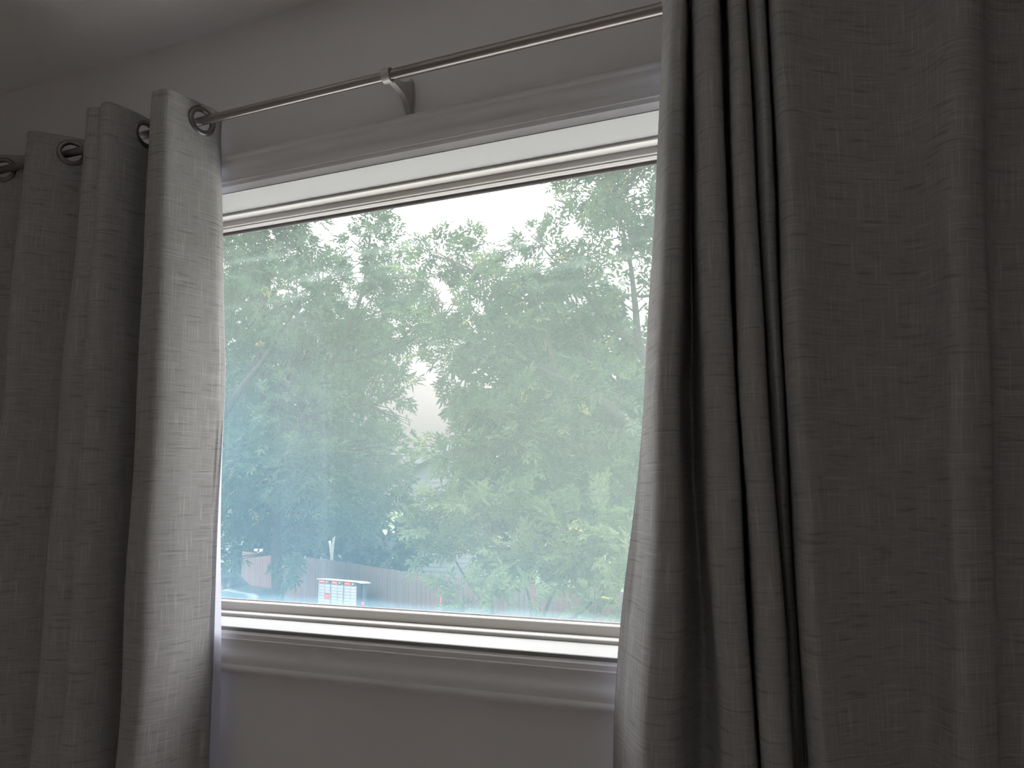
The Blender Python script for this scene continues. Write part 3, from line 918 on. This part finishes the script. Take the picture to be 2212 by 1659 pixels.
def limbs(parent, L, names=('trunk', 'limb')):
    o0 = Vector(parent.location)
    for i, (pts, r0, r1) in enumerate(L):
        p = smooth_pts([Vector(q) - o0 for q in pts], 5)
        m = len(p)
        bm = bmesh.new()
        tube(bm, p, [r0 + (r1 - r0) * (k / (m - 1)) ** .8 for k in range(m)], 8)
        finish(names[0] if i == 0 else names[1], bm, M_BARK, parent, smooth=True)


def twigs(parent, blobs, L, seed, r=.022):
    """thin branches from the nearest limb point out to each crown lobe, joined: too many to pick apart"""
    rnd = random.Random(seed)
    o0 = Vector(parent.location)
    pts = [q for l in L for q in smooth_pts(l[0], 5)]
    bm = bmesh.new()
    for (x, y, z, rad, dens) in blobs:
        c = Vector((x, y, z))
        near = min(pts, key=lambda q: (q - c).length + max(0, q.z - c.z) * 1.5)
        for k in range(5):
            d = Vector((rnd.gauss(0, 1), rnd.gauss(0, 1), rnd.gauss(.3, 1))).normalized()
            e = c + d * rad * rnd.uniform(.6, 1.0)
            s = near.lerp(c, rnd.uniform(0, .35))
            m = s.lerp(e, .5) + Vector((rnd.gauss(0, .1), rnd.gauss(0, .1), .12 * rad))
            tube(bm, [s - o0, m - o0, e - o0], [r, r * .6, r * .25], 4, False)
    o = finish('twigs', bm, M_BARK, parent)
    o['kind'] = 'stuff'


def spray_mesh(name, tmpls, material, seed, size=1.0):
    """a short twig carrying six compound leaves"""
    rnd = random.Random(seed)
    V, F, H, base = [], [], [], 0
    for k in range(7):
        tv, tf = tmpls[k % len(tmpls)]
        a = (k // 2) * .33 if k < 6 else .95
        s = (-1, 1)[k % 2]
        yaw = s * rnd.uniform(.5, .9) if k < 6 else 0.0
        Mx = Matrix.Translation((.08 + a * .30, 0, 0)) @ Matrix.Rotation(yaw, 4, 'Z') @ Matrix.Rotation(rnd.uniform(-.5, .3), 4, 'Y') @ Matrix.Rotation(rnd.uniform(-.6, .6), 4, 'X')
        V += [tuple((Mx @ Vector(v)) * size) for v in tv]
        F += [tuple(int(i) + base for i in f) for f in tf]
        base += len(tv)
        H += [rnd.uniform(.2, .8)] * len(tv)
    w = .005
    V += [(0, -w, 0), (.37 * size, -w * .4, 0), (.37 * size, w * .4, 0), (0, w, 0)]
    F.append((base, base + 1, base + 2, base + 3))
    H += [0.1] * 4
    me = bpy.data.meshes.new(name)
    me.from_pydata(V, [], F)
    a = me.attributes.new('leaf_hue', 'FLOAT', 'POINT')
    a.data.foreach_set('value', np.array(H, 'f'))
    me.materials.append(material)
    return me


def sprays(parent, blobs, mesh_list, count, seed, lo=.95, up_bias=.7):
    """leafy twig ends standing off the crown outline, each one an object sharing its mesh"""
    rnd = random.Random(seed)
    o0 = Vector(parent.location)
    w = [b[3] ** 1.2 for b in blobs]
    for i in range(count):
        b = rnd.choices(blobs, w)[0]
        c = Vector(b[:3])
        d = Vector((rnd.gauss(0, 1), rnd.gauss(-.3, .6), rnd.gauss(up_bias, .8))).normalized()
        p = c + d * b[3] * rnd.uniform(lo - .1, lo + .08)
        o = bpy.data.objects.new('leaf_spray', rnd.choice(mesh_list))
        COL.objects.link(o)
        o.parent = parent
        o.location = p - o0
        q = (d + Vector((rnd.gauss(0, .35), rnd.gauss(0, .35), rnd.gauss(.1, .35)))).to_track_quat('X', 'Z')
        o.rotation_mode = 'QUATERNION'
        o.rotation_quaternion = q
        s = rnd.uniform(.75, 1.15)
        o.scale = (s, s, s)


def tree(name, label, cat, crown, L, per, tmpls, scale, material, seed, spray=0, group=None, shell=.45, twig_r=.022):
    base = L[0][0][0] if L else (crown[0][0], crown[0][1], GZ)
    root = empty(name, (base[0], base[1], GZ))
    tag(root, label, cat, group)
    if L:
        L = [([(L[0][0][0][0], L[0][0][0][1], GZ)] + L[0][0], L[0][1], L[0][2])] + L[1:]
        limbs(root, L)
        twigs(root, crown, L, seed, twig_r)
    place_leaves('foliage', crown, per, tmpls, scale, material, root, seed, shell)
    if spray:
        sprays(root, crown, [spray_mesh('leaf_spray', tmpls, material, seed + q, scale) for q in range(3)], spray, seed)
    return root


tree('ash_tree', 'tall broad ash tree with narrow leaflets filling the left side of the pane', 'tree',
     ASH_CROWN, ASH_LIMBS, 270, ASH_T, 1.3, M_LEAF_A, 21, 150)
tree('maple_tree', 'large maple with leaning dark limbs filling the right side of the pane', 'tree',
     MAPLE_CROWN, MAPLE_LIMBS, 270, ASH_T, 1.35, M_LEAF_B, 22, 170)
tree('leafy_shrub', 'yellow-green bushy shrub in front of the fence below the maple', 'shrub',
     SHRUB_CROWN, SHRUB_LIMBS, 430, BOX_T, 1.15, M_LEAF_C, 23, 70, twig_r=.012)


def simple_tree(name, label, cat, crown, per, tmpls, scale, material, seed, trunk_xy, r=.2, spray=0):
    root = empty(name, (trunk_xy[0], trunk_xy[1], GZ))
    tag(root, label, cat)
    zt = max(b[2] for b in crown)
    bm = bmesh.new()
    h = max(.5, zt - GZ - .2)
    tube(bm, [(0, 0, -.05), (.05, 0, h * .35), (-.05, .05, h * .7), (0, 0, h)], [r, r * .8, r * .5, r * .1], 8)
    finish('trunk', bm, M_BARK, root, smooth=True)
    twigs(root, crown, [([(trunk_xy[0], trunk_xy[1], GZ + h * f) for f in (.2, .4, .6, .8, .95)], r, r)], seed, r * .12)
    place_leaves('foliage', crown, per, tmpls, scale, material, root, seed, .2)
    if spray:
        sprays(root, crown, [spray_mesh('leaf_spray', tmpls, material, seed + q, scale) for q in range(2)], spray, seed)
    return root


def cx(c):
    return (sum(b[0] for b in c) / len(c), sum(b[1] for b in c) / len(c))


lowl = [b for b in LOW_CROWN if b[0] < -4.3]
lowr = [b for b in LOW_CROWN if b[0] >= -4.3]
simple_tree('low_shrub', 'small yellow-tinged shrub sprouting low before the brown fence', 'shrub', lowl, 560, BOX_T, .8, M_LEAF_C, 31, cx(lowl), .03, 20)
simple_tree('corner_shrub', 'bright green shrub by the lower right pane corner', 'shrub', lowr, 560, ASH_T, .75, M_LEAF_C, 32, cx(lowr), .03, 20)
simple_tree('distant_tree', 'small pale distant tree in the sky gap above the house', 'tree', FAR_TREE, 130, BIG_T, .8, M_LEAF_E, 33, cx(FAR_TREE), .15)
simple_tree('dense_tree', 'dense bluish tree behind the ash and mailboxes, left of the pale house', 'tree', WINDBREAK, 130, BIG_T, 1.0, M_LEAF_D, 34, cx(WINDBREAK), .25)
simple_tree('shady_tree', 'dark shady tree behind the maple, right of the pale house', 'tree', DARK_TREE, 170, BIG_T, .9, M_LEAF_D, 36, cx(DARK_TREE), .25)

# ------------------------------------------------------------------ board fence
M_BOARD = [noisy(mat('fence_stain_%s' % k, c, .9), tuple(q * .8 for q in c), tuple(q * 1.15 for q in c), 5, detail=6, bump=.3, bscale=60, dist=.004)
           for k, c in (('red', (.15, .075, .062)), ('brown', (.125, .085, .072)), ('grey', (.125, .10, .09)))]
fence = empty('board_fence', (-12, 17, GZ))
tag(fence, 'long red-brown vertical board fence behind the mailboxes and shrubs', 'fence')
FP = [(-19.0, 20.0), (-14.5, 18.4), (-9.9, 15.9), (-7.8, 15.3), (-2.0, 13.6), (0.6, 13.2)]
FH = 1.82
rnd = random.Random(5)
bms = []
for mtl in M_BOARD:
    bm = bmesh.new()
    box(bm, -.072, .072, -.012, .012, 0, FH)
    bmesh.ops.bevel(bm, geom=[e for e in bm.edges if abs(e.verts[0].co.z - FH) < 1e-4 and abs(e.verts[1].co.z - FH) < 1e-4], offset=.012, segments=1, affect='EDGES')
    me = bpy.data.meshes.new('board')
    bm.to_mesh(me)
    bm.free()
    me.materials.append(mtl)
    bms.append(me)
for (ax, ay), (bx, by) in zip(FP, FP[1:]):
    ln = math.hypot(bx - ax, by - ay)
    an = math.atan2(by - ay, bx - ax)
    k = int(ln / .15)
    for i in range(k):
        f = (i + .5) / k
        o = bpy.data.objects.new('board', bms[rnd.choices((0, 1, 2), (5, 4, 1) if ax < -18 else (2, 5, 3))[0]])
        COL.objects.link(o)
        o.parent = fence
        o.location = (ax + (bx - ax) * f + 12, ay + (by - ay) * f - 17 + rnd.uniform(-.004, .004), rnd.uniform(-.012, .012))
        o.rotation_euler = (0, rnd.uniform(-.004, .004), an)
    mm = Matrix.Translation((ax + 12, ay - 17, 0)) @ Matrix.Rotation(an, 4, 'Z')
    for z in (.35, 1.45):
        boxobj('rail', 0, ln, .018, .056, z, z + .09, M_BOARD[1], fence, M=mm)
    for q in range(int(ln / 2.4) + 1):
        boxobj('post', q * 2.4 - .045, q * 2.4 + .045, .058, .148, 0, FH - .03, M_BOARD[2], fence, M=mm)

# ------------------------------------------------------------------ community mailbox
M_BOX = noisy(mat('mailbox_grey', (.42, .44, .46), .45), (.40, .42, .44), (.45, .47, .49), 8)
M_BOXDK = noisy(mat('mailbox_dark', (.10, .11, .13), .5), (.09, .10, .12), (.12, .13, .15), 8)
M_RED = noisy(mat('mailbox_red', (.62, .06, .05), .45), (.58, .055, .045), (.66, .07, .055), 10)
M_WHITE = noisy(mat('mailbox_white', (.8, .8, .8), .4), (.78, .78, .78), (.82, .82, .82), 10)
mb = empty('community_mailbox', (-12.36, 16.2, GZ), -.18)
tag(mb, 'grey community mailbox of three compartment modules with red headers by the fence', 'mailbox')
MW = .445
bm = bmesh.new()
box(bm, -.70, .70, .02, .44, .0, .10)
finish('plinth', bm, M_BOXDK, mb, .01)
doorbm = bmesh.new()
box(doorbm, 0, .172, -.010, 0, 0, .070)
dme = bpy.data.meshes.new('compartment_door')
bmesh.ops.recalc_face_normals(doorbm, faces=doorbm.faces)
bmesh.ops.bevel(doorbm, geom=[e for e in doorbm.edges], offset=.003, segments=1, affect='EDGES')
doorbm.to_mesh(dme)
doorbm.free()
dme.materials.append(M_BOX)
lockbm = bmesh.new()
bmesh.ops.create_cone(lockbm, cap_ends=True, segments=8, radius1=.009, radius2=.009, depth=.006, matrix=Matrix.Rotation(PI / 2, 4, 'X'))
lme = bpy.data.meshes.new('lock')
lockbm.to_mesh(lme)
lockbm.free()
lme.materials.append(M_BOXDK)
for k in range(3):
    x0 = -.70 + k * .475
    bm = bmesh.new()
    box(bm, 0, MW, .0, .27, .10, 1.47)
    mod = finish('module', bm, M_BOXDK, mb, .008)
    mod.location.x = x0
    # side stiles and centre rail stand proud of the doors
    boxobj('stile', .0, .022, -.014, 0, .12, 1.40, M_BOX, mod, .002)
    boxobj('stile', MW - .022, MW, -.014, 0, .12, 1.40, M_BOX, mod, .002)
    boxobj('stile', MW / 2 - .011, MW / 2 + .011, -.014, 0, .12, 1.40, M_BOX, mod, .002)
    boxobj('red_header', .012, .232, -.016, 0, 1.405, 1.485, M_RED, mod, .003)
    boxobj('dark_header', .240, MW - .012, -.016, 0, 1.405, 1.485, M_BOXDK, mod, .003)
    bm = bmesh.new()
    bmesh.ops.create_cone(bm, cap_ends=True, segments=14, radius1=.018, radius2=.018, depth=.006,
                          matrix=Matrix.Translation((.315, -.019, 1.445)) @ Matrix.Rotation(PI / 2, 4, 'X'))
    finish('white_emblem', bm, M_WHITE, mod)
    boxobj('header_stripe', .035, .200, -.0175, -.0155, 1.438, 1.446, M_WHITE, mod)
    for c in range(2):
        for r in range(16):
            z = .14 + r * .078
            if k == 0 and c == 1 and r in (11, 12):
                continue
            o = bpy.data.objects.new('compartment_door', dme)
            COL.objects.link(o)
            o.parent = mod
            o.location = (.028 + c * .2135, 0, z)
    if k == 0:
        boxobj('red_notice_panel', .2415, .4135, -.012, 0, 1.005, 1.140, M_RED, mod, .003)
        boxobj('notice_line', .26, .395, -.0135, -.0115, 1.075, 1.083, M_WHITE, mod)
# curved roof over the modules, running past the right-hand end
bm = bmesh.new()
prof = [(-.72, 1.50), (-.5, 1.503), (.2, 1.503), (.72, 1.503), (.82, 1.498), (.90, 1.480)]
A = [[bm.verts.new((x, y, z + dz)) for y, dz in ((-.06, 0), (-.06, .018), (.30, -.012), (.30, -.03))] for x, z in prof]
for P, Q in zip(A, A[1:]):
    for i in range(4):
        bm.faces.new((P[i], P[(i + 1) % 4], Q[(i + 1) % 4], Q[i]))
bm.faces.new(A[0])
bm.faces.new(A[-1][::-1])
finish('curved_roof', bm, M_WHITE, mb)['label'] = 'pale curved roof'
bm = bmesh.new()
box(bm, .755, .82, .16, .24, .10, 1.47)
finish('end_post', bm, M_BOXDK, mb, .01)
bm = bmesh.new()
hp = [(.0, -.06), (.05, -.01), (.055, .03), (.03, .05), (0, .035), (-.03, .05), (-.055, .03), (-.05, -.01)]
A = [bm.verts.new((.79 + x, .155, .95 + z)) for x, z in hp]
B = [bm.verts.new((.79 + x, .13, .95 + z)) for x, z in hp]
for i in range(8):
    bm.faces.new((A[i], A[(i + 1) % 8], B[(i + 1) % 8], B[i]))
bm.faces.new(A)
bm.faces.new(B[::-1])
finish('red_reflector', bm, M_RED, mb)

# ------------------------------------------------------------------ stakes and posts
M_PALEWOOD = noisy(mat('pale_wood', (.50, .50, .42), .8), (.45, .45, .38), (.55, .55, .46), 12)
st = empty('marker_stake', (-8.28, 14.3, GZ))
tag(st, 'thin red marker stake leaning before the brown fence', 'stake')
bm = bmesh.new()
tube(bm, [(-.03, 0, 0), (.0, 0, 1.0), (.018, 0, 1.80)], [.018, .018, .016], 8)
finish('shaft', bm, M_RED, st, smooth=True)
bm = bmesh.new()
tube(bm, [(.018, 0, 1.80), (.02, 0, 1.88)], [.019, .019], 8)
finish('white_tip', bm, M_WHITE, st)
tp = empty('tee_post', (-19.29, 21.2, GZ))
tag(tp, 'white tee-topped post behind the left end of the fence', 'post')
boxobj('post_shaft', -.045, .045, -.045, .045, 0, 1.80, M_WHITE, tp, .006)
boxobj('cross_arm', -.20, .14, -.045, .045, 1.72, 1.80, M_WHITE, tp, .006)
fk = empty('forked_stem', (-14.72, 19.2, GZ))
tag(fk, 'pale forked sapling stem behind the fence left of the mailboxes', 'sapling')
bm = bmesh.new()
tube(bm, smooth_pts([(0, 0, 0), (0, 0, 1.6), (-.04, 0, 2.0), (-.10, 0, 2.30)], 4), .035, 8)
finish('stem', bm, M_PALEWOOD, fk, smooth=True)
bm = bmesh.new()
tube(bm, smooth_pts([(.0, 0, 1.62), (.02, 0, 2.0), (.06, 0, 2.5)], 4), .032, 8)
finish('stem', bm, M_PALEWOOD, fk, smooth=True)

# ------------------------------------------------------------------ houses beyond
M_SIDING = noisy(mat('pale_siding', (.26, .27, .30), .8), (.25, .26, .29), (.28, .29, .32), 2)
M_FASCIA = noisy(mat('dark_fascia', (.16, .17, .19), .7), (.14, .15, .17), (.18, .19, .21), 4)
M_ROOF = noisy(mat('roof_shingle', (.14, .13, .13), .95), (.11, .10, .10), (.18, .17, .165), 12, bump=.5, bscale=30, dist=.02)


def gable_house(name, label, loc, rz, w, d, eave, ridge, over=.35):
    root = empty(name, loc, rz)
    tag(root, label, 'house')
    V = [(0, 0, 0), (w, 0, 0), (w, 0, eave), (w / 2, 0, ridge), (0, 0, eave), (0, d, 0), (w, d, 0), (w, d, eave), (w / 2, d, ridge), (0, d, eave)]
    F = [(0, 1, 2, 3, 4), (9, 8, 7, 6, 5), (0, 5, 6, 1), (1, 6, 7, 2), (0, 4, 9, 5), (2, 7, 8, 3), (4, 3, 8, 9)]
    pydata('walls', V, F, M_SIDING, root)
    k = int((ridge) / .2)
    sl = (ridge - eave) / (w / 2)
    for i in range(1, k):
        z = i * .2
        hw = w / 2 if z < eave else max(.05, (ridge - z) / sl)
        boxobj('siding_board', w / 2 - hw, w / 2 + hw, -.022, -.002, z, z + .17, M_SIDING, root)
    t = .16
    for s in (-1, 1):
        ex = w / 2 + s * (w / 2 + over)
        ez = eave - over * sl
        q = [(w / 2, -over, ridge + t), (ex, -over, ez + t), (ex, d + over, ez + t), (w / 2, d + over, ridge + t)]
        vs = q + [(a, b, c - t + .02) for a, b, c in q]
        pydata('roof_slope', vs, [(0, 1, 2, 3), (7, 6, 5, 4), (0, 4, 5, 1), (1, 5, 6, 2), (2, 6, 7, 3), (3, 7, 4, 0)], M_ROOF, root)
        q = [(w / 2, -over - .03, ridge + t), (ex, -over - .03, ez + t), (ex, -over - .005, ez + t), (w / 2, -over - .005, ridge + t)]
        vs = q + [(a, b, c - t - .05) for a, b, c in q]
        pydata('fascia', vs, [(0, 1, 2, 3), (7, 6, 5, 4), (0, 4, 5, 1), (1, 5, 6, 2), (2, 6, 7, 3), (3, 7, 4, 0)], M_SIDING, root)
    return root


hs = gable_house('gabled_house', 'pale grey gabled house glimpsed between the two big trees', (-17.6, 28.7, GZ), .0, 5.2, 7.0, 4.75, 5.75, .45)
for z in (3.55, 3.15):
    M_ = Matrix.Translation((-.9, -.25, z)) @ Matrix.Rotation(-.22 if z < 3.3 else .0, 4, 'Y')
    boxobj('porch_roof_edge', -.2, 1.25, -.6, .2, 0, .09, M_FASCIA, hs, M=M_)
boxobj('belt_trim', 0, 5.2, -.05, -.01, 3.1, 3.2, M_FASCIA, hs)
gable_house('pale_garage', 'pale blue garage at the far left behind the fence end', (-33.0, 28.5, GZ), .0, 8.0, 6.0, 2.6, 4.2, .3)

# ------------------------------------------------------------------ parked car
M_PAINT = noisy(mat('car_paint', (.035, .055, .065), .25), (.033, .052, .06), (.04, .06, .07), 3)
M_CARGLASS = noisy(mat('car_glass', (.02, .025, .03), .08), (.018, .022, .028), (.024, .03, .035), 4)
M_TYRE = noisy(mat('tyre_rubber', (.02, .02, .02), .9), (.018, .018, .018), (.025, .025, .025), 20)
M_CHROME = noisy(mat('bright_metal', (.7, .7, .7), .2, 1.0), (.68, .68, .68), (.74, .74, .74), 20)
car = empty('parked_car', (-17.9, 16.9, GZ), .12)
tag(car, 'dark teal car parked beyond the lower left pane corner', 'car')
side = [(-2.15, .32), (-2.2, .62), (-2.1, .86), (-1.55, .98), (-.95, 1.36), (-.45, 1.47), (.35, 1.46), (.95, 1.30), (1.35, 1.02), (2.0, .93), (2.2, .70), (2.18, .34)]


def extrude_side(name, prof, hw, m, parent, inset=0.0, bevel=.05):
    bm = bmesh.new()
    A = [bm.verts.new((x, -hw + (inset if z > 1.0 else 0), z)) for x, z in prof]
    B = [bm.verts.new((x, hw - (inset if z > 1.0 else 0), z)) for x, z in prof]
    k = len(prof)
    for i in range(k):
        bm.faces.new((A[i], A[(i + 1) % k], B[(i + 1) % k], B[i]))
    bm.faces.new(A[::-1])
    bm.faces.new(B)
    return finish(name, bm, m, parent, bevel, 2, True)


extrude_side('body', side, .88, M_PAINT, car, .14, .06)
for s in (-1, 1):
    for pr in ([(-1.35, 1.02), (-.92, 1.30), (-.42, 1.385), (-.30, 1.02)], [(-.24, 1.02), (-.34, 1.39), (.34, 1.385), (.45, 1.02)], [(.52, 1.02), (.42, 1.37), (.90, 1.24), (1.20, 1.02)]):
        bm = bmesh.new()
        A = [bm.verts.new((x, s * (.885 - .14 * min(1, max(0, (z - 1.0) / .02 + .0)) + (.0)), z)) for x, z in pr]
        for v in A:
            v.co.y = s * (.752 if v.co.z > 1.1 else .80)
        B = [bm.verts.new(v.co + Vector((0, -s * .02, 0))) for v in A]
        for i in range(4):
            bm.faces.new((A[i], A[(i + 1) % 4], B[(i + 1) % 4], B[i]))
        bm.faces.new(A)
        bm.faces.new(B[::-1])
        finish('side_window', bm, M_CARGLASS, car)
for nm, a, b in (('windscreen', (1.30, 1.05), (.96, 1.285)), ('rear_window', (-1.50, 1.01), (-.98, 1.335))):
    dx, dz = b[0] - a[0], b[1] - a[1]
    ln = math.hypot(dx, dz)
    nx, nz = (dz / ln * .012, -dx / ln * .012) if nm == 'windscreen' else (-dz / ln * .012, dx / ln * .012)
    vs = [(a[0] + nx, -.66, a[1] + nz), (a[0] + nx, .66, a[1] + nz), (b[0] + nx, .62, b[1] + nz), (b[0] + nx, -.62, b[1] + nz)]
    vs += [(x - nx, y, z - nz) for x, y, z in vs]
    pydata(nm, vs, [(0, 1, 2, 3), (7, 6, 5, 4), (0, 4, 5, 1), (1, 5, 6, 2), (2, 6, 7, 3), (3, 7, 4, 0)], M_CARGLASS, car)
for x in (-1.35, 1.38):
    for y in (-.80, .80):
        bm = bmesh.new()
        bmesh.ops.create_cone(bm, cap_ends=True, segments=24, radius1=.33, radius2=.33, depth=.22, matrix=Matrix.Rotation(PI / 2, 4, 'X'))
        w = finish('wheel', bm, M_TYRE, car, .03)
        w.location = (x, y, .33)
        bm = bmesh.new()
        bmesh.ops.create_cone(bm, cap_ends=True, segments=16, radius1=.20, radius2=.17, depth=.03, matrix=Matrix.Rotation(PI / 2 if y < 0 else -PI / 2, 4, 'X'))
        h = finish('hub_cap', bm, M_CHROME, w)
        h.location = (0, -.12 if y < 0 else .12, 0)
